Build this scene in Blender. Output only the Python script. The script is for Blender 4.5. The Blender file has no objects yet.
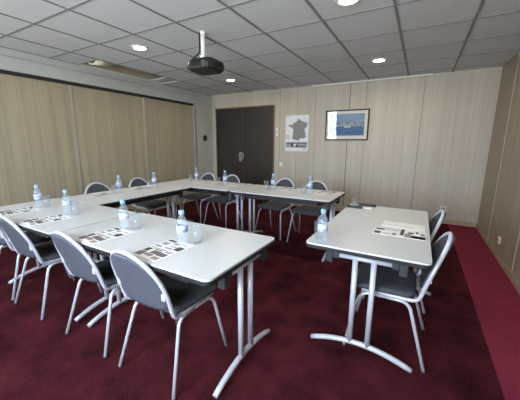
import bpy, bmesh, math, random
from mathutils import Vector, Matrix
random.seed(7)
PI = math.pi
sc = bpy.context.scene
COL = sc.collection

# ------------------------------------------------------------------ materials
def srgb(r, g, b):
    f = lambda c: (c/255/12.92) if c/255 <= .04045 else ((c/255+.055)/1.055)**2.4
    return (f(r), f(g), f(b), 1)

def mat(name, rgb, rough=.5, metal=0.0, spec=.5, emis=None, estr=0, noise=None, bump=None):
    m = bpy.data.materials.new(name); m.use_nodes = True
    nt = m.node_tree; b = nt.nodes['Principled BSDF']
    b.inputs['Base Color'].default_value = srgb(*rgb)
    b.inputs['Roughness'].default_value = rough
    b.inputs['Metallic'].default_value = metal
    b.inputs['Specular IOR Level'].default_value = spec
    if emis:
        b.inputs['Emission Color'].default_value = srgb(*emis)
        b.inputs['Emission Strength'].default_value = estr
    if noise or bump:
        tc = nt.nodes.new('ShaderNodeTexCoord')
        mp = nt.nodes.new('ShaderNodeMapping')
        nt.links.new(tc.outputs['Object'], mp.inputs['Vector'])
    if noise:
        scl, rgb2, detail = noise[0], noise[1], noise[2]
        mp.inputs['Scale'].default_value = scl
        n = nt.nodes.new('ShaderNodeTexNoise'); n.inputs['Scale'].default_value = 1
        n.inputs['Detail'].default_value = detail
        nt.links.new(mp.outputs[0], n.inputs['Vector'])
        cr = nt.nodes.new('ShaderNodeValToRGB')
        cr.color_ramp.elements[0].position = .32; cr.color_ramp.elements[0].color = srgb(*rgb)
        cr.color_ramp.elements[1].position = .68; cr.color_ramp.elements[1].color = srgb(*rgb2)
        nt.links.new(n.outputs['Fac'], cr.inputs['Fac'])
        nt.links.new(cr.outputs['Color'], b.inputs['Base Color'])
    if bump:
        n2 = nt.nodes.new('ShaderNodeTexNoise'); n2.inputs['Scale'].default_value = bump[0]
        n2.inputs['Detail'].default_value = 3
        nt.links.new(tc.outputs['Object'], n2.inputs['Vector'])
        bp = nt.nodes.new('ShaderNodeBump'); bp.inputs['Strength'].default_value = bump[1]
        bp.inputs['Distance'].default_value = .004
        nt.links.new(n2.outputs['Fac'], bp.inputs['Height'])
        nt.links.new(bp.outputs[0], b.inputs['Normal'])
    return m

def clear_mat(name, tint, ior=1.45, body=None, bodyfac=0.0, rough=.02):
    """Clear sheet: transparency with Fresnel reflection, optionally a little cloudy body."""
    m = bpy.data.materials.new(name); m.use_nodes = True
    nt = m.node_tree; nt.nodes.remove(nt.nodes['Principled BSDF'])
    out = nt.nodes['Material Output']
    tr = nt.nodes.new('ShaderNodeBsdfTransparent'); tr.inputs['Color'].default_value = tint
    gl = nt.nodes.new('ShaderNodeBsdfGlossy'); gl.inputs['Roughness'].default_value = rough
    fr = nt.nodes.new('ShaderNodeFresnel'); fr.inputs['IOR'].default_value = ior
    mx = nt.nodes.new('ShaderNodeMixShader')
    ge = nt.nodes.new('ShaderNodeNewGeometry'); sb = nt.nodes.new('ShaderNodeMath'); sb.operation = 'SUBTRACT'; sb.use_clamp = True
    nt.links.new(fr.outputs[0], sb.inputs[0]); nt.links.new(ge.outputs['Backfacing'], sb.inputs[1])   # thin sheet: reflect on the outer side only
    nt.links.new(sb.outputs[0], mx.inputs[0])
    src = tr
    if body:
        df = nt.nodes.new('ShaderNodeBsdfDiffuse'); df.inputs['Color'].default_value = srgb(*body)
        m0 = nt.nodes.new('ShaderNodeMixShader'); m0.inputs[0].default_value = bodyfac
        nt.links.new(tr.outputs[0], m0.inputs[1]); nt.links.new(df.outputs[0], m0.inputs[2])
        src = m0
    nt.links.new(src.outputs[0], mx.inputs[1]); nt.links.new(gl.outputs[0], mx.inputs[2])
    nt.links.new(mx.outputs[0], out.inputs['Surface'])
    return m

def panel_mat(name, a, b, rough=.45):
    """wood-effect laminate with fine vertical streaks"""
    m = bpy.data.materials.new(name); m.use_nodes = True
    nt = m.node_tree; bs = nt.nodes['Principled BSDF']; bs.inputs['Roughness'].default_value = rough
    bs.inputs['Specular IOR Level'].default_value = .35
    tc = nt.nodes.new('ShaderNodeTexCoord')
    def streak(s, z):
        mp = nt.nodes.new('ShaderNodeMapping'); mp.inputs['Scale'].default_value = (s, s, z)
        n = nt.nodes.new('ShaderNodeTexNoise'); n.inputs['Scale'].default_value = 1
        n.inputs['Detail'].default_value = 3
        nt.links.new(tc.outputs['Object'], mp.inputs['Vector']); nt.links.new(mp.outputs[0], n.inputs['Vector'])
        return n
    n1 = streak(42, .5); n2 = streak(9, .25)
    mx = nt.nodes.new('ShaderNodeMath'); mx.operation = 'ADD'
    k = nt.nodes.new('ShaderNodeMath'); k.operation = 'MULTIPLY'; k.inputs[1].default_value = .5
    nt.links.new(n1.outputs['Fac'], mx.inputs[0]); nt.links.new(n2.outputs['Fac'], mx.inputs[1])
    nt.links.new(mx.outputs[0], k.inputs[0])
    cr = nt.nodes.new('ShaderNodeValToRGB')
    cr.color_ramp.elements[0].position = .36; cr.color_ramp.elements[0].color = srgb(*a)
    cr.color_ramp.elements[1].position = .64; cr.color_ramp.elements[1].color = srgb(*b)
    nt.links.new(k.outputs[0], cr.inputs['Fac']); nt.links.new(cr.outputs['Color'], bs.inputs['Base Color'])
    return m

def carpet_mat(name, a, b):
    m = bpy.data.materials.new(name); m.use_nodes = True
    nt = m.node_tree; bs = nt.nodes['Principled BSDF']
    bs.inputs['Roughness'].default_value = .95; bs.inputs['Specular IOR Level'].default_value = .03
    tc = nt.nodes.new('ShaderNodeTexCoord')
    n1 = nt.nodes.new('ShaderNodeTexNoise'); n1.inputs['Scale'].default_value = 4.5; n1.inputs['Detail'].default_value = 5
    n2 = nt.nodes.new('ShaderNodeTexNoise'); n2.inputs['Scale'].default_value = 110; n2.inputs['Detail'].default_value = 2
    for n in (n1, n2): nt.links.new(tc.outputs['Object'], n.inputs['Vector'])
    ad = nt.nodes.new('ShaderNodeMath'); ad.operation = 'MULTIPLY_ADD'; ad.inputs[1].default_value = .55
    nt.links.new(n1.outputs['Fac'], ad.inputs[0])
    h = nt.nodes.new('ShaderNodeMath'); h.operation = 'MULTIPLY'; h.inputs[1].default_value = .45
    nt.links.new(n2.outputs['Fac'], h.inputs[0]); nt.links.new(h.outputs[0], ad.inputs[2])
    cr = nt.nodes.new('ShaderNodeValToRGB')
    cr.color_ramp.elements[0].position = .37; cr.color_ramp.elements[0].color = srgb(*a)
    cr.color_ramp.elements[1].position = .63; cr.color_ramp.elements[1].color = srgb(*b)
    nt.links.new(ad.outputs[0], cr.inputs['Fac']); nt.links.new(cr.outputs['Color'], bs.inputs['Base Color'])
    bp = nt.nodes.new('ShaderNodeBump'); bp.inputs['Strength'].default_value = .5; bp.inputs['Distance'].default_value = .004
    nt.links.new(n2.outputs['Fac'], bp.inputs['Height']); nt.links.new(bp.outputs[0], bs.inputs['Normal'])
    return m

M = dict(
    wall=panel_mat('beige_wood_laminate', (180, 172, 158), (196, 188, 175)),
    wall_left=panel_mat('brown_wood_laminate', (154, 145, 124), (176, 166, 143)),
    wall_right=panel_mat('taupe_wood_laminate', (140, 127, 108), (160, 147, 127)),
    plaster=mat('grey_plaster', (192, 190, 186), .8, bump=(60, .1)),
    soffit=mat('pale_grey_paint', (188, 190, 188), .7),
    tile=mat('ceiling_tile', (212, 215, 219), .9, spec=.2, bump=(180, .25)),
    tbar=mat('grey_ceiling_bar', (136, 136, 136), .6),
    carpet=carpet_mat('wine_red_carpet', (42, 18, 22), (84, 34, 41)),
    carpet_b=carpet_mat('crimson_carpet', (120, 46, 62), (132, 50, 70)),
    joint=mat('dark_joint', (98, 90, 80), .7),
    black=mat('black_steel', (24, 24, 26), .45),
    rail=mat('dark_rail', (38, 37, 36), .6),
    alu=mat('brushed_aluminium', (196, 196, 196), .4, .7),
    white=mat('white_plastic', (228, 228, 224), .45),
    door=mat('dark_brown_door', (44, 38, 34), .45, noise=((3, 3, 1), (49, 43, 39), 2)),
    doorframe=mat('brown_door_frame', (104, 84, 62), .5),
    base=mat('beige_skirting', (172, 158, 138), .6),
    recess=mat('beige_board', (172, 160, 140), .8),
    cream=mat('cream_shade', (232, 226, 204), .6),
    laminate=mat('white_table_laminate', (203, 206, 207), .34, spec=.5),
    edge=mat('dark_grey_edge_band', (24, 26, 29), .6),
    silver=mat('silver_paint', (200, 204, 216), .33, .15, spec=.6),
    bracket=mat('grey_plastic', (56, 59, 63), .5),
    cap=mat('black_rubber', (22, 22, 24), .7),
    shell=mat('slate_grey_plastic', (84, 89, 100), .5, bump=(300, .15)),
    fabric=mat('charcoal_fabric', (58, 62, 68), .75, noise=((60, 60, 60), (70, 75, 82), 2), bump=(400, .3)),
    chrome=mat('chrome', (200, 200, 205), .2, 1),
    projector=mat('black_projector_plastic', (20, 22, 22), .45),
    vent=mat('vent_black', (12, 12, 13), .7),
    lens=mat('lens_glass', (40, 46, 60), .08, spec=1),
    bluecap=mat('pale_blue_cap', (140, 186, 226), .4),
    label=mat('blue_white_label', (120, 146, 204), .5, noise=((24, 24, 50), (222, 227, 238), 1)),
    paper=mat('white_paper', (236, 236, 234), .6),
    ink1=mat('print_brown', (104, 92, 90), .5), ink2=mat('print_black', (52, 50, 54), .5),
    ink3=mat('print_grey', (150, 152, 158), .5), ink4=mat('print_mauve', (140, 118, 132), .5),
    ink5=mat('print_tan', (158, 144, 126), .5), ink6=mat('print_slate', (92, 98, 116), .5),
    mapgrey=mat('map_grey', (132, 133, 136), .6), posterp=mat('poster_paper', (226, 228, 232), .5),
    frame=mat('dark_wood_frame', (30, 26, 25), .5, spec=.2), mount=mat('cream_mount', (232, 230, 218), .7),
    sky=mat('photo_sky', (118, 150, 190), .6, noise=((3, 3, 8), (146, 170, 198), 3)),
    town=mat('photo_town', (92, 112, 140), .6, noise=((60, 60, 40), (168, 176, 180), 4)),
    sea=mat('photo_sea', (52, 92, 146), .6, noise=((8, 8, 50), (84, 124, 172), 3)),
    boat=mat('photo_white', (228, 230, 230), .6),
    sign=mat('dark_red_disc', (72, 40, 42), .5), signrim=mat('dark_rim', (40, 34, 34), .5),
    lampring=mat('lamp_ring', (206, 206, 206), .4),
    glow=mat('lamp_glow', (255, 250, 240), .5, emis=(255, 238, 212), estr=72),
    pet=clear_mat('clear_pet_water', (.92, .96, .99, 1), 1.4, (225, 236, 248), .13, .05),
    glass=clear_mat('clear_glass', (.95, .97, .98, 1), 1.5, (225, 232, 240), .05, .03),
    pane=clear_mat('window_pane', (.97, .98, .98, 1), 1.45),
    picglass=clear_mat('picture_glass', (.98, .98, .98, 1), 1.6, rough=.01),
    upvc=mat('white_window_frame', (215, 215, 212), .5),
)

# ------------------------------------------------------------------ mesh helpers
class MB:
    def __init__(self): self.v = []; self.f = []; self.m = []; self.s = []
    def add(self, vs, fs, mi=0, smooth=False):
        o = len(self.v); self.v += [tuple(p) for p in vs]
        for f in fs: self.f.append([i+o for i in f]); self.m.append(mi); self.s.append(smooth)
        return self
    def box(self, x0, x1, y0, y1, z0, z1, mi=0):
        v = [(x, y, z) for z in (z0, z1) for y in (y0, y1) for x in (x0, x1)]
        return self.add(v, [(0, 2, 3, 1), (4, 5, 7, 6), (0, 1, 5, 4), (2, 6, 7, 3), (0, 4, 6, 2), (1, 3, 7, 5)], mi)
    def tube(self, pts, r, seg=10, mi=0, cap=True):
        P = [Vector(p) for p in pts]; n = len(P); rings = []
        T = []
        for i in range(n):
            a = P[max(0, i-1)]; b = P[min(n-1, i+1)]; T.append((b-a).normalized())
        up = Vector((0, 0, 1)) if abs(T[0].z) < .9 else Vector((1, 0, 0))
        N = (up-T[0]*up.dot(T[0])).normalized()
        vs = []
        for i in range(n):
            N = (N-T[i]*N.dot(T[i])).normalized(); B = T[i].cross(N)
            rr = r[i] if isinstance(r, (list, tuple)) else r
            for k in range(seg):
                a = 2*PI*k/seg; vs.append(P[i]+(N*math.cos(a)+B*math.sin(a))*rr)
        fs = [(i*seg+k, i*seg+(k+1) % seg, (i+1)*seg+(k+1) % seg, (i+1)*seg+k) for i in range(n-1) for k in range(seg)]
        self.add(vs, fs, mi, True)
        if cap:
            self.add([vs[k] for k in range(seg)], [tuple(reversed(range(seg)))], mi)
            self.add([vs[(n-1)*seg+k] for k in range(seg)], [tuple(range(seg))], mi)
        return self
    def lathe(self, prof, c=(0, 0, 0), seg=20, mi=0, axis='z'):
        vs = []
        for r, z in prof:
            for k in range(seg):
                a = 2*PI*k/seg
                p = (r*math.cos(a), r*math.sin(a), z)
                if axis == 'y': p = (p[0], p[2], p[1])
                if axis == 'x': p = (p[2], p[0], p[1])
                vs.append((p[0]+c[0], p[1]+c[1], p[2]+c[2]))
        n = len(prof)
        fs = [(i*seg+k, i*seg+(k+1) % seg, (i+1)*seg+(k+1) % seg, (i+1)*seg+k) for i in range(n-1) for k in range(seg)]
        self.add(vs, fs, mi, True)
        return self
    def prism(self, outline, z0, z1, mi=0, mi_side=None, smooth=False):
        """outline in xy (ccw), extruded z0..z1"""
        n = len(outline)
        vs = [(x, y, z0) for x, y in outline]+[(x, y, z1) for x, y in outline]
        self.add(vs, [tuple(reversed(range(n))), tuple(range(n, 2*n))], mi)
        self.add(vs, [(i, (i+1) % n, n+(i+1) % n, n+i) for i in range(n)], mi if mi_side is None else mi_side, smooth)
        return self
    def build(self, name, mats, parent=None, bevel=0, loc=None):
        me = bpy.data.meshes.new(name); me.from_pydata(self.v, [], self.f)
        if not isinstance(mats, (list, tuple)): mats = [mats]
        for m in mats: me.materials.append(m)
        for p, mi, s in zip(me.polygons, self.m, self.s): p.material_index = mi; p.use_smooth = s
        bm = bmesh.new(); bm.from_mesh(me); bmesh.ops.remove_doubles(bm, verts=bm.verts, dist=1e-6)
        bmesh.ops.recalc_face_normals(bm, faces=bm.faces); bm.to_mesh(me); bm.free()
        o = bpy.data.objects.new(name, me); COL.objects.link(o)
        if loc: o.location = loc
        if parent: o.parent = parent
        if bevel:
            b = o.modifiers.new('bevel', 'BEVEL'); b.width = bevel; b.segments = 2; b.limit_method = 'ANGLE'
        return o

def rrect(x0, x1, y0, y1, r, n=5):
    out = []
    for cx, cy, a0 in ((x1-r, y1-r, 0), (x0+r, y1-r, PI/2), (x0+r, y0+r, PI), (x1-r, y0+r, 1.5*PI)):
        for k in range(n+1):
            a = a0+PI/2*k/n; out.append((cx+r*math.cos(a), cy+r*math.sin(a)))
    return out

def fillet(pts, r, n=5):
    P = [Vector(p) for p in pts]; out = [P[0]]
    for i in range(1, len(P)-1):
        a, b, c = P[i-1], P[i], P[i+1]
        ra = min(r, (a-b).length*.45, (c-b).length*.45)
        s = b+(a-b).normalized()*ra; e = b+(c-b).normalized()*ra
        for k in range(n+1):
            t = k/n; out.append(s*(1-t)**2+b*2*t*(1-t)+e*t*t)
    out.append(P[-1]); return out

def empty(name, loc=(0, 0, 0), rz=0):
    o = bpy.data.objects.new(name, None); o.empty_display_size = .1
    COL.objects.link(o); o.location = loc; o.rotation_euler = (0, 0, rz); return o
def tag(o, label, cat, group=None):
    o['label'] = label; o['category'] = cat
    if group: o['group'] = group
    return o
def struct(name, mb, m, **k):
    o = mb.build(name, m, **k); o['kind'] = 'structure'; return o
def copy_tree(o, parent=None):
    c = o.copy(); COL.objects.link(c)
    if parent: c.parent = parent
    for ch in list(o.children): copy_tree(ch, c)
    return c

# ------------------------------------------------------------------ dimensions
D = 5.46      # back wall
RW = .90      # right wall
LW = -4.40    # left wall
RY = -1.20    # window wall behind the photographer
H = 2.40
TT = .73      # table top height

# ------------------------------------------------------------------ room shell
struct('floor', MB().box(LW-.2, .512, RY-.2, D+.2, -.1, 0), M['carpet'])
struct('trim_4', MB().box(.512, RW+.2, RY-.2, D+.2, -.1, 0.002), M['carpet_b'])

# ceiling with one opening (tiles missing) beside the left wall
hx0, hx1, hy0, hy1 = -4.38, -3.93, 2.46, 3.95
c = MB()
c.box(hx1, RW+.1, RY-.1, D+.1, H, H+.012)
c.box(LW-.1, hx1, RY-.1, hy0, H, H+.012)
c.box(LW-.1, hx1, hy1, D+.1, H, H+.012)
c.box(LW-.1, hx0, hy0, hy1, H, H+.012)
struct('ceiling', c, M['tile'])
g = MB()
GX0, GY0, TX, TY = .302, 2.721, .6, .6216
for i in range(-7, 1):
    x = GX0+TX*i
    g.box(x-.011, x+.011, RY, D, H-.006, H+.001)
j = -6
while GY0+TY*j < D:
    y = GY0+TY*j
    if y > RY:
        g.box(LW+.03 if not (hy0 < y < hy1) else hx1, RW, y-.008, y+.008, H-.005, H+.001)
    j += 1
g.box(LW, LW+.02, RY, hy0, H-.006, H+.001); g.box(LW, LW+.02, hy1, D, H-.006, H+.001)
struct('trim_1', g, M['tbar'])
# recess above the opening
r = MB()
r.box(hx0-.03, hx0, hy0, hy1, H+.012, H+.22)               # wall side of the shaft
r.box(hx1, hx1+.03, hy0, hy1, H+.012, H+.22)
r.box(hx0, hx1, hy0-.03, hy0, H+.012, H+.22)
r.box(hx0, hx1, hy0, hy1, H+.22, H+.25)
struct('trim_2', r, M['recess'])
r = MB().box(hx0, hx1, hy1, hy1+.03, H+.012, H+.22); r.box(hx0+.002, hx1-.002, hy1-.24, hy1-.002, H+.01, H+.03)
struct('trim_3', r, M['soffit'])  # paler than the other shaft sides: light on the far face painted in
sh = MB()
pts = []
for k in range(9):
    a = PI*k/8
    pts.append((hx0+.27+.11*math.cos(a), H+.055-.085*math.sin(a)))
vs = [(x, hy0+.03, z) for x, z in pts]+[(x, hy0+.30, z+.03) for x, z in pts]
sh.add(vs, [(k, k+1, 10+k, 9+k) for k in range(8)], 0, True)
o = sh.build('ceiling_lamp', M['cream'])
md = o.modifiers.new('thick', 'SOLIDIFY'); md.thickness = .006
tag(o, 'cream curved shade hanging inside the long opening of the ceiling', 'lamp')

# back wall: laminate panels with thin joints
w = MB()
dl, dr, dt = -4.27, -2.77, 2.07
w.box(LW-.1, dl, D, D+.1, 0, H+.05); w.box(dl, dr, D, D+.1, dt, H+.05)
w.box(dr, RW+.1, D, D+.1, 0, H+.05)
struct('wall_back', w, M['wall'])
jn = MB()
for x in (-2.62, -2.24, -1.86, -.93, -.05): jn.box(x-.003, x+.003, D-.0015, D+.004, .075, H)
for z0, z1, x in ((1.93, H, -1.22), (.075, 1.36, -1.22)): jn.box(x-.006, x+.006, D-.0015, D+.004, z0, z1)
struct('trim_5', jn, M['joint'])
struct('baseboard_back', MB().box(dr+.04, RW, D-.014, D, 0.002, .072), M['base'])
b = MB().box(LW, dl, D-.014, D, 0, .07)

# double door
d1 = MB().box(dl+.0, dl+.74, D+.01, D+.05, 0.004, dt)
struct('door_1', d1, M['door'])
d2 = MB().box(dl+.765, dr, D+.01, D+.05, 0.004, dt)
struct('door_2', d2, M['door'])
D1 = bpy.data.objects['door_1']; D2 = bpy.data.objects['door_2']
MB().box(dl+.742, dl+.763, D-.004, D+.05, .004, dt).build('astragal', M['bracket'], D2)
pl = MB().prism([(x, z) for x, z in rrect(-.045, .045, -.11, .11, .04)], 0, .008)
pl.v = [(x+dl+.66, D+.002+(.008-z), 1.0+y) for x, y, z in pl.v]
pl.build('handle_plate', M['chrome'], D1)
hd = MB().tube(fillet([(dl+.66, D+.004, 1.03), (dl+.66, D-.05, 1.03), (dl+.58, D-.05, 1.03)], .02), .010)
hd.lathe([(0, 0), (.014, 0), (.014, -.01), (0, -.01)], (dl+.66, D+.002, .95), 12, 0, 'y')
hd.build('door_handle', M['chrome'], D1)
MB().tube([(dl+.752, D-.02, .93), (dl+.752, D-.02, 1.10)], .010).build('door_handle', M['alu'], D2)
fr = MB()
fr.box(dl-.03, dl, D-.012, D+.05, 0, dt+.03); fr.box(dr, dr+.03, D-.012, D+.05, 0, dt+.03)
fr.box(dl, dr, D-.012, D+.05, dt, dt+.03)
struct('trim_6', fr, M['doorframe'])

# right wall
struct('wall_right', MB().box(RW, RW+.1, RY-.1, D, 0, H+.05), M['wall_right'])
jr = MB()
for y in (4.62, 3.45, 2.25, 1.05): jr.box(RW-.003, RW+.003, y-.007, y+.007, .07, H)
struct('trim_7', jr, M['wall'])
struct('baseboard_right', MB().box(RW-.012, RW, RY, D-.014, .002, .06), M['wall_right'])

# left wall: recessed sliding panels between y=RY and 4.84, plaster pier beyond
struct('wall_left', MB().box(LW-.2, LW, 4.88, D, 0, H+.05), M['plaster'])
ys = [RY, -.12, 1.11, 2.34, 3.57, 4.84]
for k in range(5):
    y0, y1 = ys[k], ys[k+1]
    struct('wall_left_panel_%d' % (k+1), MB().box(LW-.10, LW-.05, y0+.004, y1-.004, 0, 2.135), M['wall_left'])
jt = MB()
for y in ys[1:5]: jt.box(LW-.052, LW-.040, y-.011, y+.011, 0, 2.11)
jt.box(LW-.052, LW+.003, 4.842, 4.885, 0, 2.14)
struct('trim_8', jt, M['alu'])
struct('trim_9', MB().box(LW-.15, LW-.02, RY, 4.842, 2.105, 2.145), M['rail'])
sf = MB()
sf.box(LW-.2, LW+.02, RY, 4.90, 2.145, 2.30); sf.box(LW-.2, LW, RY, 4.90, 2.30, H+.0)
struct('trim_10', sf, M['soffit'])
struct('trim_11', MB().box(LW-.001, LW+.006, RY, 4.90, 2.298, 2.308), M['tbar'])
struct('wall_left_outer', MB().box(LW-.25, LW-.11, RY, 4.88, 0, H+.05), M['plaster'])

# window wall behind the photographer
wins = [(-4.0, -3.14), (-1.75, .05)]
wz0, wz1 = .85, 2.2
wf = MB()
wf.box(LW-.1, RW+.1, RY-.15, RY, 0, wz0); wf.box(LW-.1, RW+.1, RY-.15, RY, wz1, H+.05)
xs = [LW-.1]+[v for w_ in wins for v in w_]+[RW+.1]
for k in range(0, len(xs), 2): wf.box(xs[k], xs[k+1], RY-.15, RY, wz0, wz1)
struct('wall_front', wf, M['plaster'])
for k, (x0, x1) in enumerate(wins):
    f = MB(); t = .045
    f.box(x0, x1, RY-.10, RY-.05, wz0, wz0+t); f.box(x0, x1, RY-.10, RY-.05, wz1-t, wz1)
    for x in (x0, (x0+x1)/2-t/2, x1-t): f.box(x, x+t, RY-.10, RY-.05, wz0+t, wz1-t)
    wo = struct('window_%d' % (k+1), f, M['upvc'])
    MB().box(x0+t, x1-t, RY-.077, RY-.073, wz0+t, wz1-t).build('window_pane', M['pane'], wo)
    L = bpy.data.lights.new('portal', 'AREA'); L.shape = 'RECTANGLE'; L.size = x1-x0; L.size_y = wz1-wz0
    L.cycles.is_portal = True
    lo = bpy.data.objects.new('window_portal', L); COL.objects.link(lo)
    lo.location = ((x0+x1)/2, RY-.16, (wz0+wz1)/2); lo.rotation_euler = (PI/2, 0, 0)   # shines along +y
    lo.rotation_euler = (-PI/2, 0, PI)

# projection screen casing at the top of the back wall
s = MB().box(-1.93, .05, D-.06, D-.001, H-.034, H-.007)
tag(s.build('screen_casing', M['white'], bevel=.004), 'long thin white casing along the top of the back wall above the picture', 'screen casing')

# ------------------------------------------------------------------ wall fittings
def plate(name, c, w, h, label, cat, axis='y', m='white', inner=True, t=.012):
    mb = MB().prism(rrect(-w/2, w/2, -h/2, h/2, min(w, h)*.12), 0, t)
    root = None
    def place(mb):
        if axis == 'y': mb.v = [(c[0]+x, c[1]-z, c[2]+y) for x, y, z in mb.v]
        else: mb.v = [(c[0]-z, c[1]+x, c[2]+y) for x, y, z in mb.v]
    place(mb); o = mb.build(name, M[m]); tag(o, label, cat)
    if inner == 'switch':
        q = MB().prism(rrect(-w*.3, w*.3, -h*.3, h*.3, .003), t, t+.004); place(q); q.build('rocker', M['white'], o)
    elif inner == 'socket':
        q = MB().lathe([(0, t+.001), (w*.3, t+.001), (w*.32, t), (0, t-.001)], seg=16); place(q); q.build('socket_face', M['ink3'], o)
    elif inner == 'button':
        q = MB().prism(rrect(-w*.25, w*.25, -h*.1, h*.1, .002), t, t+.004); place(q); q.build('button', M['ink3'], o)
    return o
plate('light_switch', (-2.575, D, .87), .075, .075, 'small white square light switch on the back wall right of the door', 'light switch', inner='switch')
plate('thermostat', (-2.675, D, 1.545), .05, .155, 'narrow pale upright wall unit beside the top right of the double door', 'thermostat', inner='button', t=.022)
plate('wall_socket', (RW, 4.06, .215), .08, .08, 'white socket low on the right wall above the red carpet', 'wall socket', axis='x', inner='socket')
plate('wall_socket', (.42, D, .25), .09, .09, 'white socket on the back wall just behind the further right-hand chair', 'wall socket', inner='socket')
so = MB().lathe([(0, .014), (.052, .014), (.055, .010)], seg=24, mi=0)
so.lathe([(.055, .012), (.066, .012), (.068, 0)], seg=24, mi=1)
so.v = [(LW+z, 5.16+x, 1.42+y) for x, y, z in so.v]
tag(so.build('round_sign', [M['sign'], M['signrim']]), 'small round dark red sign on the grey pier left of the door', 'sign')

# poster with grey map
px0, px1, pz0, pz1 = -2.485, -1.985, 1.15, 1.865
def wallq(mb, x0, x1, z0, z1, mi, d):   # thin raised rectangle on back wall
    mb.box(x0, x1, D-d, D-.0005, z0, z1, mi)
po = MB(); wallq(po, px0, px1, pz0, pz1, 0, .002)
FR = [(.52,1.0),(.58,.955),(.66,.91),(.74,.865),(.86,.83),(.98,.79),(.955,.70),(.93,.62),(.87,.56),(.80,.48),(.86,.44),(.85,.36),(.90,.29),(.88,.22),(.93,.17),(.86,.11),(.78,.085),(.70,.105),(.62,.09),(.585,.03),(.585,-.02),(.50,-.01),(.42,.02),(.33,.03),(.22,.08),(.245,.20),(.27,.33),(.26,.44),(.30,.50),(.22,.555),(.19,.60),(.12,.625),(.02,.655),(.03,.71),(.12,.735),(.20,.725),(.27,.715),(.25,.80),(.27,.835),(.34,.815),(.40,.83),(.40,.87),(.47,.905),(.48,.98)]
mx0, mx1, mz0, mz1 = px0+.055, px1-.012, pz0+.22, pz1-.07
def poly_wall(mb, pts, mi, d):
    n = len(pts)
    vs = [(x, D-d, z) for x, z in pts]+[(x, D-.002, z) for x, z in pts]
    mb.add(vs, [tuple(range(n))]+[(i, n+i, n+(i+1) % n, (i+1) % n) for i in range(n)], mi)
poly_wall(po, [(mx0+a*(mx1-mx0), mz0+b*(mz1-mz0)) for a, b in reversed(FR)], 1, .003)
wallq(po, px0+.02, px0+.075, pz1-.03, pz1-.022, 2, .003)
wallq(po, px0+.02, px0+.08, pz0+.25, pz0+.32, 3, .003); wallq(po, px0+.03, px0+.07, pz0+.262, pz0+.30, 0, .0035)
wallq(po, px0+.02, px1-.02, pz0+.075, pz0+.185, 3, .003)
wallq(po, px0+.02, px1-.02, pz0+.150, pz0+.172, 4, .0034)
wallq(po, px0+.13, px0+.20, pz0+.09, pz0+.155, 2, .0036); wallq(po, px0+.21, px0+.29, pz0+.085, pz0+.125, 2, .0036)
wallq(po, px0+.185, px0+.235, pz0+.10, pz0+.15, 0, .0038)
wallq(po, px0+.30, px0+.44, pz0+.08, pz0+.11, 4, .0036)
wallq(po, px1-.12, px1-.03, pz0+.04, pz0+.05, 2, .003)
tag(po.build('map_poster', [M['posterp'], M['mapgrey'], M['ink2'], M['ink3'], M['ink6']]),
    'white poster with a grey country map and photo strip on the back wall', 'poster')

# framed harbour photograph, hung leaning slightly forward
fx0, fx1, fz0, fz1 = -1.635, -.855, 1.37, 1.915
W, Hh = fx1-fx0, fz1-fz0
pic = empty('framed_picture', ((fx0+fx1)/2, D-.006, fz0))
pic.rotation_euler = (math.radians(2.6), 0, 0)
tag(pic, 'framed blue harbour photograph with cream mount on the back wall', 'picture')
f = MB(); t = .02
f.box(-W/2, W/2, -.022, 0, 0, t); f.box(-W/2, W/2, -.022, 0, Hh-t, Hh)
f.box(-W/2, -W/2+t, -.022, 0, t, Hh-t); f.box(W/2-t, W/2, -.022, 0, t, Hh-t)
f.build('frame', M['frame'], pic)
MB().box(-W/2+t, W/2-t, -.008, -.001, t, Hh-t).build('mount', M['mount'], pic)
ph = MB(); a0, a1, b0, b1 = -W/2+.085, W/2-.075, .085, Hh-.07
hh = b1-b0
ph.box(a0, a1, -.0095, -.008, b0, b0+hh*.42, 2)
ph.box(a0, a1, -.0095, -.008, b0+hh*.42, b0+hh*.62, 1)
ph.box(a0, a1, -.0095, -.008, b0+hh*.62, b1, 0)
n = 26                                                     # hazy ridge behind the town
rid = [(a0+(a1-a0)*k/n, b0+hh*(.64+.06*math.sin(k*.5)+.02*math.sin(k*1.9))) for k in range(n+1)]
poly = [(a0, b0+hh*.55)]+[(a1, b0+hh*.55)]+list(reversed(rid))
ph.add([(x, -.0099, z) for x, z in poly], [tuple(range(len(poly)))], 1)
for k in range(26):
    x = a0+(a1-a0)*random.uniform(.05, .95); z = b0+hh*random.uniform(.40, .56)
    ph.box(x, x+random.uniform(.008, .03), -.0104, -.0095, z, z+random.uniform(.006, .016), 3)
ph.box(a0+(a1-a0)*.42, a0+(a1-a0)*.62, -.0106, -.0095, b0+hh*.38, b0+hh*.43, 3)
ph.build('photograph', [M['sky'], M['town'], M['sea'], M['boat']], pic)
MB().box(-W/2+t, W/2-t, -.016, -.014, t, Hh-t).build('glass', M['picglass'], pic)

# ------------------------------------------------------------------ ceiling lights
def downlight():
    root = empty('ceiling_light', (0, 0, H))
    MB().lathe([(.064, -.003), (.080, -.012), (.096, -.010), (.100, -.001), (.100, .003)], seg=32).build('trim_ring', M['lampring'], root)
    MB().lathe([(0, -.007), (.05, -.006), (.064, -.003)], seg=32).build('diffuser', M['glow'], root)
    return root
L0 = downlight()
for k, (x, y, lab) in enumerate(((-3.0, 2.41, 'round lit ceiling light left of the projector'),
                                 (-.61, 2.45, 'round lit ceiling light at the top edge, nearest the camera'),
                                 (-.61, 4.29, 'round lit ceiling light above the framed picture, in front of the back wall'),
                                 (-3.05, 4.32, 'small round lit ceiling light behind the projector, near the door'))):
    o = L0 if k == 0 else copy_tree(L0)
    o.location = (x, y, H); tag(o, lab, 'ceiling light', 'round lights set in the ceiling')

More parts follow.
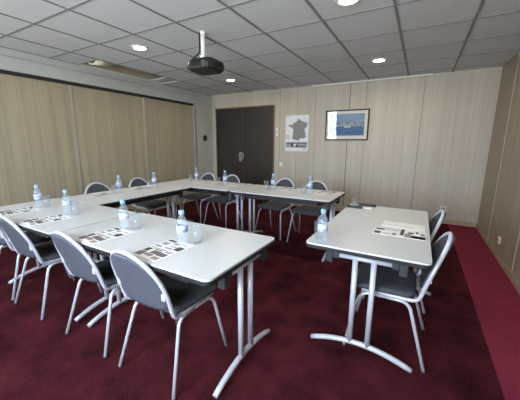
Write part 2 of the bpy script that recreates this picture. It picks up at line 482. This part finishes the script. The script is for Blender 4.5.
# ------------------------------------------------------------------ projector
pr = empty('projector', (-2.005, 2.41, 2.005), math.radians(4))
tag(pr, 'black projector hanging from the ceiling on a white pole', 'projector')
ol = [(-.15, -.11), (-.11, -.14), (.12, -.14), (.155, -.10), (.155, .10), (.12, .13), (-.12, .13), (-.15, .10)]
n = len(ol)
def ring(s, z): return [(x*s, y*s, z) for x, y in ol]
vs = ring(.82, .008)+ring(.97, .03)+ring(1, .07)+ring(.96, .105)+ring(.80, .125)
bd = MB().add(vs, [(l*n+i, l*n+(i+1) % n, (l+1)*n+(i+1) % n, (l+1)*n+i) for l in range(4) for i in range(n)]+[tuple(reversed(range(n))), tuple(range(4*n, 5*n))])
bd.build('body', M['projector'], pr, bevel=.006)
v = MB()
for k in range(7): v.box(.150, .1575, -.07+k*.02, -.058+k*.02, .045, .09)
v.build('vent', M['vent'], pr); v = MB()
for k in range(6): v.box(-.08+k*.02, -.068+k*.02, -.1425, -.137, .045, .088)
v.build('vent', M['vent'], pr)
MB().lathe([(0, -.145), (.02, -.146), (.03, -.150), (.034, -.128), (.036, -.12)], (.07, 0, .065), 20, 0, 'y').build('port_cover', M['bracket'], pr)
MB().lathe([(0, .150), (.028, .152), (.034, .16), (.040, .125)], (-.05, 0, .065), 20, 0, 'y').build('lens', M['lens'], pr)
MB().tube([(-.03, 0, .16), (-.03, 0, .395)], .024, 16).build('ceiling_pole', M['white'], pr)
bk = MB().box(-.09, .05, -.05, .05, .128, .140); bk.box(-.055, -.005, -.03, .03, .138, .175); bk.box(-.085, -.075, -.045, .045, .118, .13); bk.box(.035, .045, -.045, .045, .118, .13)
bk.build('mount_bracket', M['white'], pr, bevel=.003)
MB().lathe([(.024, .37), (.030, .385), (.032, .395), (0, .395)], (-.03, 0, 0), 20).build('ceiling_collar', M['white'], pr)
cb = fillet([(-.055, -.02, .392), (-.058, -.02, .30), (-.06, -.02, .20), (-.11, -.04, .16), (-.17, -.06, .11), (-.19, -.07, .05), (-.14, -.08, .035)], .06, 5)
MB().tube(cb, .008, 8).build('cable', M['cap'], pr)

# ------------------------------------------------------------------ tables
TL, TW = 1.27, .66
def make_table(Lx=TL, Wy=TW):
    root = empty('folding_table')
    x0, x1, y0, y1 = -Lx/2+.002, Lx/2-.002, -Wy/2+.002, Wy/2-.002
    top = MB().prism(rrect(x0+.003, x1-.003, y0+.003, y1-.003, .035, 6), TT-.010, TT).build('tabletop', M['laminate'], root, bevel=.001)
    MB().prism(rrect(x0, x1, y0, y1, .037, 6), TT-.030, TT-.0095).build('edge_band', M['edge'], top, bevel=.003)
    ap = MB()
    for s in (-1, 1):
        yy = s*(Wy/2-.065); ap.box(-Lx/2+.16, Lx/2-.16, yy-.012, yy+.012, TT-.075, TT-.030)
    for x in (-Lx/2+.165, Lx/2-.165): ap.box(x-.012, x+.012, -Wy/2+.07, Wy/2-.07, TT-.072, TT-.030)
    ap.build('under_frame', M['black'], root)
    for s in (-1, 1):
        X = s*(Lx/2-.08)
        leg = MB()
        for dy in (-.052, .052): leg.tube([(X, dy, .075), (X, dy, TT-.095)], .0165, 12)
        leg = leg.build('leg', M['silver'], root)
        foot = MB(); pts = []; rr = []
        for k in range(17):
            t = -1+k/8; pts.append((X, t*.30, .016+.062*(1-t*t))); rr.append(.0165 if abs(t) < .95 else .0145)
        foot.tube(pts, rr, 12).build('foot', M['silver'], leg)
        MB().tube([(X, -.18, TT-.095), (X, .18, TT-.095)], .0145, 12).build('crossbar', M['silver'], leg)
        for dy in (-.052, .052):
            MB().tube(fillet([(X, dy, .615), (X-s*.022, dy-.03, .632), (X-s*.03, dy-.045, .65)], .01), .0035, 6).build('hook', M['chrome'], leg)
        for dy in (-1, 1):
            bx = MB().box(X-.022, X+.022, dy*.205-.022, dy*.205+.022, TT-.145, TT-.0305); bx.box(X-.017, X+.017, dy*.165-.02, dy*.165+.02, TT-.115, TT-.075)
            bx.build('leg_bracket', M['bracket'], root, bevel=.006)
    return root
T0 = make_table()
G = 'white folding tables set in a square'
tabs = [(-1.352, 1.16, 0, 'white folding table nearest the camera, its free corner pointing at the bottom centre'),
        (-2.638, 1.150, 0, 'white folding table at the left end of the near row, two brochures on it'),
        (-2.93, 2.117, PI/2, 'white folding table along the left panelled wall, behind the near row'),
        (-2.655, 3.085, 0, 'white folding table at the far left corner in front of the double door'),
        (-1.372, 3.085, 0, 'white folding table at the right end of the far row under the map poster'),
        (-.220, 2.135, PI/2, 'white folding table standing alone on the right, long side towards the red carpet strip')]
shifts = [(-.03, 0, .085), (-.01, .0, .085), (0, 0, 0), (0, .04, 0), (.0, -.01, .10), (.06, -.02, 0)]
for k, (x, y, rz, lab) in enumerate(tabs):
    o = T0 if k == 0 else copy_tree(T0)
    o.location = (x, y, 0); o.rotation_euler = (0, 0, rz); tag(o, lab, 'table', G)
    legs = sorted([c_ for c_ in o.children if c_.name.startswith('leg') and 'bracket' not in c_.name], key=lambda c_: sum(v.co.x for v in c_.data.vertices))
    brk = [c_ for c_ in o.children if 'bracket' in c_.name]
    sh_ = shifts[k]
    for c_ in legs+brk:
        right = sum(v.co.x for v in c_.data.vertices) > 0
        c_.location = (sh_[1] if right else sh_[0], sh_[2]-(.12 if k == 5 and right and c_ in legs else 0), 0)

# ------------------------------------------------------------------ chairs
def back_y(z):
    t = (z-.43)/.37
    return -.165-.128*t-.012*math.sin(PI*max(0, min(1, t)))*-1
def half_w(z, off=0):
    if z <= .56: w = .188
    else:
        q = min(1, (z-.56)/.225); w = .188*(1-q**2)**.5
    return max(0, w-off)
def make_chair():
    root = empty('stacking_chair')
    # seat cushion: rounded, waterfall front
    out = rrect(-.190, .190, -.150, .215, .06, 6)
    n = len(out)
    def sring(s, z, dz=0):
        return [(x*s*(1+.04*(y/.2)), y*s+(.004), z-(max(0, (y-.13))*dz)) for x, y in out]
    vs = sring(.93, .412, .1)+sring(.99, .419, .1)+sring(1, .432, .12)+sring(.98, .444, .14)+sring(.90, .452, .16)+sring(.5, .449, 0)+sring(.05, .445, 0)
    st = MB().add(vs, [(l*n+i, l*n+(i+1) % n, (l+1)*n+(i+1) % n, (l+1)*n+i) for l in range(6) for i in range(n)]+[tuple(reversed(range(n))), tuple(range(6*n, 7*n))], 0, True)
    st.build('seat', M['fabric'], root)
    # curved back, plastic shell behind and cushion in front
    def slab(off_front, off_back, inset, z0, z1):
        R, Cn = 14, 12; F = []; Bk = []
        for i in range(R+1):
            z = z0+(z1-z0)*i/R
            w = half_w(z, inset)
            lo = (z-z0)/.05
            if lo < 1: w *= math.sqrt(1-(1-max(lo, 0))**2)*.35+.65
            for k in range(Cn+1):
                u = -1+2*k/Cn; x = u*w
                cv = -.020*(1-(x/.188)**2)
                F.append((x, back_y(z)+off_front+cv, z)); Bk.append((x, back_y(z)+off_back+cv, z))
        m = len(F); vs = F+Bk; fs = []
        idx = lambda i, k: i*(Cn+1)+k
        for i in range(R):
            for k in range(Cn):
                fs.append((idx(i, k), idx(i, k+1), idx(i+1, k+1), idx(i+1, k)))
                fs.append((m+idx(i, k), m+idx(i+1, k), m+idx(i+1, k+1), m+idx(i, k+1)))
        for i in range(R):
            for k in (0, Cn): fs.append((idx(i, k), idx(i+1, k), m+idx(i+1, k), m+idx(i, k)))
        for k in range(Cn):
            for i in (0, R): fs.append((idx(i, k), idx(i, k+1), m+idx(i, k+1), m+idx(i, k)))
        return MB().add(vs, fs, 0, True)
    o = slab(.004, -.006, .010, .455, .776).build('backrest', M['shell'], root)
    slab(.020, .0045, .014, .47, .769).build('back_cushion', M['fabric'], o)
    # bent tube: arch of the back running forward under both sides of the seat
    left = []
    left.append((-.180, .15, .408)); left.append((-.182, -.10, .408))
    left = [Vector(p) for p in left]
    for p in ((-.184, -.135, .411), (-.186, -.155, .422), (-.188, -.165, .437)): left.append(Vector(p))
    for z in (.465, .50, .53, .56): left.append(Vector((-half_w(z), back_y(z), z)))
    arc = []
    for k in range(1, 16):
        a = PI*k/16
        cx = -math.cos(a)*.188; z = .56+.225*math.sin(a)
        arc.append(Vector((cx, back_y(z), z)))
    right = [Vector((-p.x, p.y, p.z)) for p in reversed(left)]
    MB().tube(left+arc+right, .0118, 10).build('back_frame', M['silver'], root)
    for s in (-1, 1):
        cl = MB().box(s*.173-.013, s*.173+.013, back_y(.56)-.014, back_y(.56)-.002, .535, .585)
        cl.build('clip', M['silver'], root, bevel=.003)
        for e in (-1, 1):
            pts = fillet([(s*.172, 0, .386), (s*.174, e*(.160 if e > 0 else .115), .386), (s*.220, e*.228, .004)], .075, 8)
            lg = MB().tube(pts, .0102, 10).build('leg', M['silver'], root)
            MB().tube([(s*.2214, e*.2272, .009), (s*.2225, e*.2282, .000)], .0115, 10).build('foot_cap', M['bracket'], lg)
    cr = MB().tube([(-.172, -.06, .386), (.172, -.06, .386)], .008, 8); cr.tube([(-.172, .07, .386), (.172, .07, .386)], .008, 8)
    cr.build('crossbar', M['silver'], root)
    return root
CH0 = make_chair()
GC = 'grey stacking chairs around the tables'
near = 'grey stacking chair seen from behind at the near row, '
chairs = [(-1.20, 1.065, 0, near+'nearest the camera'),
          (-1.785, 1.065, 0, near+'second from nearest'),
          (-2.55, 1.055, 0, near+'third from nearest'),
          (-3.07, 1.06, 1, near+'leftmost, cut off'),
          (-3.37, 2.09, -90, 'grey stacking chair against the left panelled wall, nearer of that pair'),
          (-3.37, 2.71, -90, 'grey stacking chair against the left panelled wall, nearer the corner'),
          (-3.19, 3.54, 180, 'grey stacking chair at the far row in front of the left door leaf'),
          (-2.68, 3.53, 180, 'grey stacking chair at the far row in front of the middle of the double door'),
          (-1.745, 3.55, 175, 'grey stacking chair at the far row under the map poster, between two table legs'),
          (-1.225, 3.52, 181, 'grey stacking chair at the right end of the far row left of the framed picture'),
          (-.085, 1.905, 90, 'grey stacking chair at the right-hand table, nearer the camera'),
          (-.085, 2.56, 92, 'grey stacking chair at the right-hand table, further from the camera')]
for k, (x, y, a, lab) in enumerate(chairs):
    o = CH0 if k == 0 else copy_tree(CH0)
    o.location = (x, y, 0); o.rotation_euler = (0, 0, math.radians(a)); tag(o, lab, 'chair', GC)

# ------------------------------------------------------------------ bottles and glasses
def make_bottle():
    root = empty('water_bottle')
    prof = [(0, .003), (.020, .000), (.028, .004), (.030, .014), (.0285, .024), (.030, .034), (.0285, .045), (.030, .056), (.029, .066),
            (.0295, .072), (.0295, .118), (.030, .124), (.0295, .132), (.026, .146), (.019, .160), (.0135, .170), (.0125, .178), (.0125, .184)]
    b = MB().lathe(prof, seg=24).build('bottle_body', M['pet'], root)
    MB().lathe([(.0302, .074), (.0305, .075), (.0305, .115), (.0302, .116)], seg=24).build('paper_label', M['label'], root)
    MB().lathe([(.0125, .176), (.0155, .178), (.0155, .197), (.0135, .200), (0, .200)], seg=20).build('bottle_cap', M['bluecap'], root)
    return root
def make_glass():
    return MB().lathe([(0, 0), (.024, 0), (.026, .003), (.0315, .108), (.0300, .108), (.0245, .010), (0, .008)], seg=24).build('drinking_glass', M['glass'])
sets = [((-1.135, 1.11), (-1.075, 1.165), 'on the nearest table, left of its free corner'),
        ((-1.685, 1.13), (-1.615, 1.17), 'at the middle of the near row, by the table seam'),
        ((-2.44, 1.15), (-2.365, 1.17), 'at the left end of the near row, right of two'),
        ((-2.94, 1.16), (-2.87, 1.19), 'at the left end of the near row, leftmost set'),
        ((-3.02, 2.0), (-2.965, 1.90), 'on the table along the left wall, nearer set'),
        ((-2.98, 2.47), (-2.945, 2.36), 'on the table along the left wall, further set'),
        ((-2.96, 3.25), (-3.02, 3.18), 'at the far left corner before the grey pier'),
        ((-2.33, 3.13), (-2.40, 3.07), 'on the far row before the seam of the double door'),
        ((-1.58, 3.13), (-1.655, 3.09), 'on the far row under the map poster'),
        ((-1.08, 3.09), (-1.15, 3.06), 'at the right end of the far row'),
        ((-.452, 1.545), (-.492, 1.605), 'on the near left corner of the right-hand table')]
B0, G0 = make_bottle(), make_glass()
for k, (bp, gp, lab) in enumerate(sets):
    o = B0 if k == 0 else copy_tree(B0)
    o.location = (bp[0], bp[1], TT+.0003); o.rotation_euler = (0, 0, k*1.3)
    tag(o, 'water bottle with blue cap '+lab, 'bottle', 'water bottles on the tables')
    o = G0 if k == 0 else copy_tree(G0)
    o.location = (gp[0], gp[1], TT+.0003)
    tag(o, 'empty clear glass '+lab, 'glass', 'drinking glasses on the tables')

# ------------------------------------------------------------------ papers
INK = [M['paper'], M['ink1'], M['ink2'], M['ink3'], M['ink4'], M['ink5'], M['ink6']]
def brochure(name, w, h, blocks, fold=True):
    mb = MB(); mb.box(-w/2, w/2, -h/2, h/2, 0, .0016, 0)
    for (u0, u1, v0, v1, mi) in blocks:
        mb.box(-w/2+u0*w, -w/2+u1*w, -h/2+v0*h, -h/2+v1*h, .0012, .0020, mi)
    return mb.build(name, INK)
bl = [(.04, .30, .04, .22, 1), (.04, .22, .24, .40, 2), (.34, .62, .10, .20, 4), (.36, .66, .22, .36, 1), (.70, .95, .05, .16, 5), (.66, .95, .20, .34, 6), (.05, .96, .445, .465, 2),
      (.26, .60, .38, .425, 5), (.70, .92, .38, .42, 4), (.04, .30, .52, .60, 3), (.04, .34, .86, .95, 2), (.42, .70, .54, .60, 3), (.46, .88, .66, .70, 3), (.74, .96, .56, .74, 2), (.38, .60, .78, .86, 3), (.70, .9, .84, .88, 3), (.06, .30, .66, .80, 3)]
BR = brochure('brochure', .20, .27, bl)
P = [(-1.165, 1.0, -4, 'open brochure with brown photos on the nearest table'),
     (-1.67, .985, -4, 'open brochure with brown photos beside the seam of the near row'),
     (-2.395, .98, -5, 'open brochure with brown photos on the left near table, before its right-hand bottle'),
     (-2.91, .99, -6, 'open brochure with brown photos on the left near table, beside the leftmost bottle'),
     (-3.09, 1.80, 92, 'open brochure on the table along the left wall, nearer one'),
     (-3.10, 2.30, 92, 'open brochure on the table along the left wall, further one'),
     (-2.82, 3.27, 180, 'open brochure on the far row at its left corner'),
     (-2.20, 3.27, 180, 'open brochure on the far row before the double door'),
     (-1.44, 3.27, 180, 'open brochure on the far row under the map poster'),
     (-.93, 3.25, 180, 'open brochure at the right end of the far row')]
for k, (x, y, a, lab) in enumerate(P):
    o = BR if k == 0 else copy_tree(BR)
    o.location = (x, y, TT+.0004); o.rotation_euler = (0, 0, math.radians(a)); tag(o, lab, 'brochure', 'brochures laid out at the seats')
o = brochure('paper_sheet', .27, .16, [(.04+.09*i, .10+.09*i, .3+.05*(i % 2), .34+.05*(i % 2), 3) for i in range(8)])
o.location = (-.055, 2.165, TT+.0004); o.rotation_euler = (0, 0, math.radians(-2)); tag(o, 'white printed sheet behind the photo brochure on the right-hand table', 'paper')
o = brochure('brochure', .15, .15, [(.03, .4, .72, .94, 2), (.45, .97, .84, .9, 2), (.04, .3, .1, .45, 2), (.4, .7, .2, .3, 3), (.75, .92, .1, .5, 3)])
o.location = (-.145, 1.955, TT+.0004); o.rotation_euler = (0, 0, math.radians(-2)); tag(o, 'pale brochure with small dark pictures on the right-hand table, left one of the pair', 'brochure')
o = brochure('brochure', .15, .19, [(.02, .16, .2, .98, 2), (.2, .98, .05, .28, 5), (.45, .98, .06, .34, 2), (.3, .52, .5, .72, 6), (.6, .7, .65, .85, 2), (.78, .95, .42, .7, 3), (.2, .44, .30, .45, 1)])
o.location = (.01, 1.975, TT+.0004); o.rotation_euler = (0, 0, math.radians(-2)); tag(o, 'brochure with dark and golden photos at the right edge of the right-hand table', 'brochure')

# dark small items on the far end of the right-hand table
def case(name, w, h, t, loc, a, lab, cat):
    root = empty(name, loc, math.radians(a)); tag(root, lab, cat)
    MB().prism(rrect(-w/2, w/2, -h/2, h/2, h*.3), 0, t).build('case', M['black'], root, bevel=.003)
    q = MB()
    for i in range(3): q.box(-w*.35+i*w*.22, -w*.35+i*w*.22+w*.12, -h*.2, h*.2, t, t+.002)
    q.build('buttons', M['bracket'], root)
case('remote_control', .135, .045, .018, (-.475, 2.59, TT), -4, 'slim black remote lying at the far left corner of the right-hand table, front one', 'remote control')
case('remote_control', .155, .05, .02, (-.385, 2.722, TT), 5, 'slim black remote lying at the far edge of the right-hand table, rear one', 'remote control')
o = MB().prism(rrect(-.04, .04, -.03, .03, .004), 0, .004).build('note_card', M['paper']); o.location = (-.37, 2.635, TT+.0003); tag(o, 'small white card between the two black remotes', 'card')
o = copy_tree(G0); o.scale = (.9, .9, .62); o.location = (-.492, 2.70, TT+.0003); tag(o, 'small clear glass at the far left corner of the right-hand table', 'glass', 'drinking glasses on the tables')

# ------------------------------------------------------------------ world
wd = bpy.data.worlds.new('daylight'); sc.world = wd; wd.use_nodes = True
nt = wd.node_tree; bg = nt.nodes['Background']
tc = nt.nodes.new('ShaderNodeTexCoord'); sp = nt.nodes.new('ShaderNodeSeparateXYZ'); cr = nt.nodes.new('ShaderNodeValToRGB')
nt.links.new(tc.outputs['Generated'], sp.inputs[0])
mr = nt.nodes.new('ShaderNodeMapRange'); mr.inputs[1].default_value = -1; mr.inputs[2].default_value = 1
nt.links.new(sp.outputs['Z'], mr.inputs[0]); nt.links.new(mr.outputs[0], cr.inputs['Fac'])
e = cr.color_ramp.elements
e[0].position = .0; e[0].color = (.93, .96, .97, 1); e[1].position = 1; e[1].color = (.85, .93, 1.08, 1)
x_ = e.new(.47); x_.color = (.85, .88, .88, 1)
x_ = e.new(.52); x_.color = (.80, .90, 1.02, 1)
nt.links.new(cr.outputs['Color'], bg.inputs['Color']); bg.inputs['Strength'].default_value = 9.0

# ------------------------------------------------------------------ camera
R_ = Vector((0.8699343580900388, 0.49314541089829717, 0.0046707948383394845))
U_ = Vector((-0.10133060053058111, 0.16946752392333458, 0.980312637749512))
F_ = Vector((-0.48264513051576935, 0.8532809396940985, -0.19739634227657898))
cd = bpy.data.cameras.new('camera'); cam = bpy.data.objects.new('camera', cd); COL.objects.link(cam)
mw = Matrix(((R_.x, U_.x, -F_.x, 0), (R_.y, U_.y, -F_.y, 0), (R_.z, U_.z, -F_.z, 1.2984), (0, 0, 0, 1)))
cam.matrix_world = mw
cd.sensor_fit = 'HORIZONTAL'; cd.sensor_width = 36; cd.lens = 279.56/520*36; cd.clip_start = .02
sc.camera = cam
sc.view_settings.view_transform = 'Standard'; sc.view_settings.look = 'None'
sc.view_settings.exposure = 1.55; sc.view_settings.gamma = 1; sc.view_settings.use_curve_mapping = False
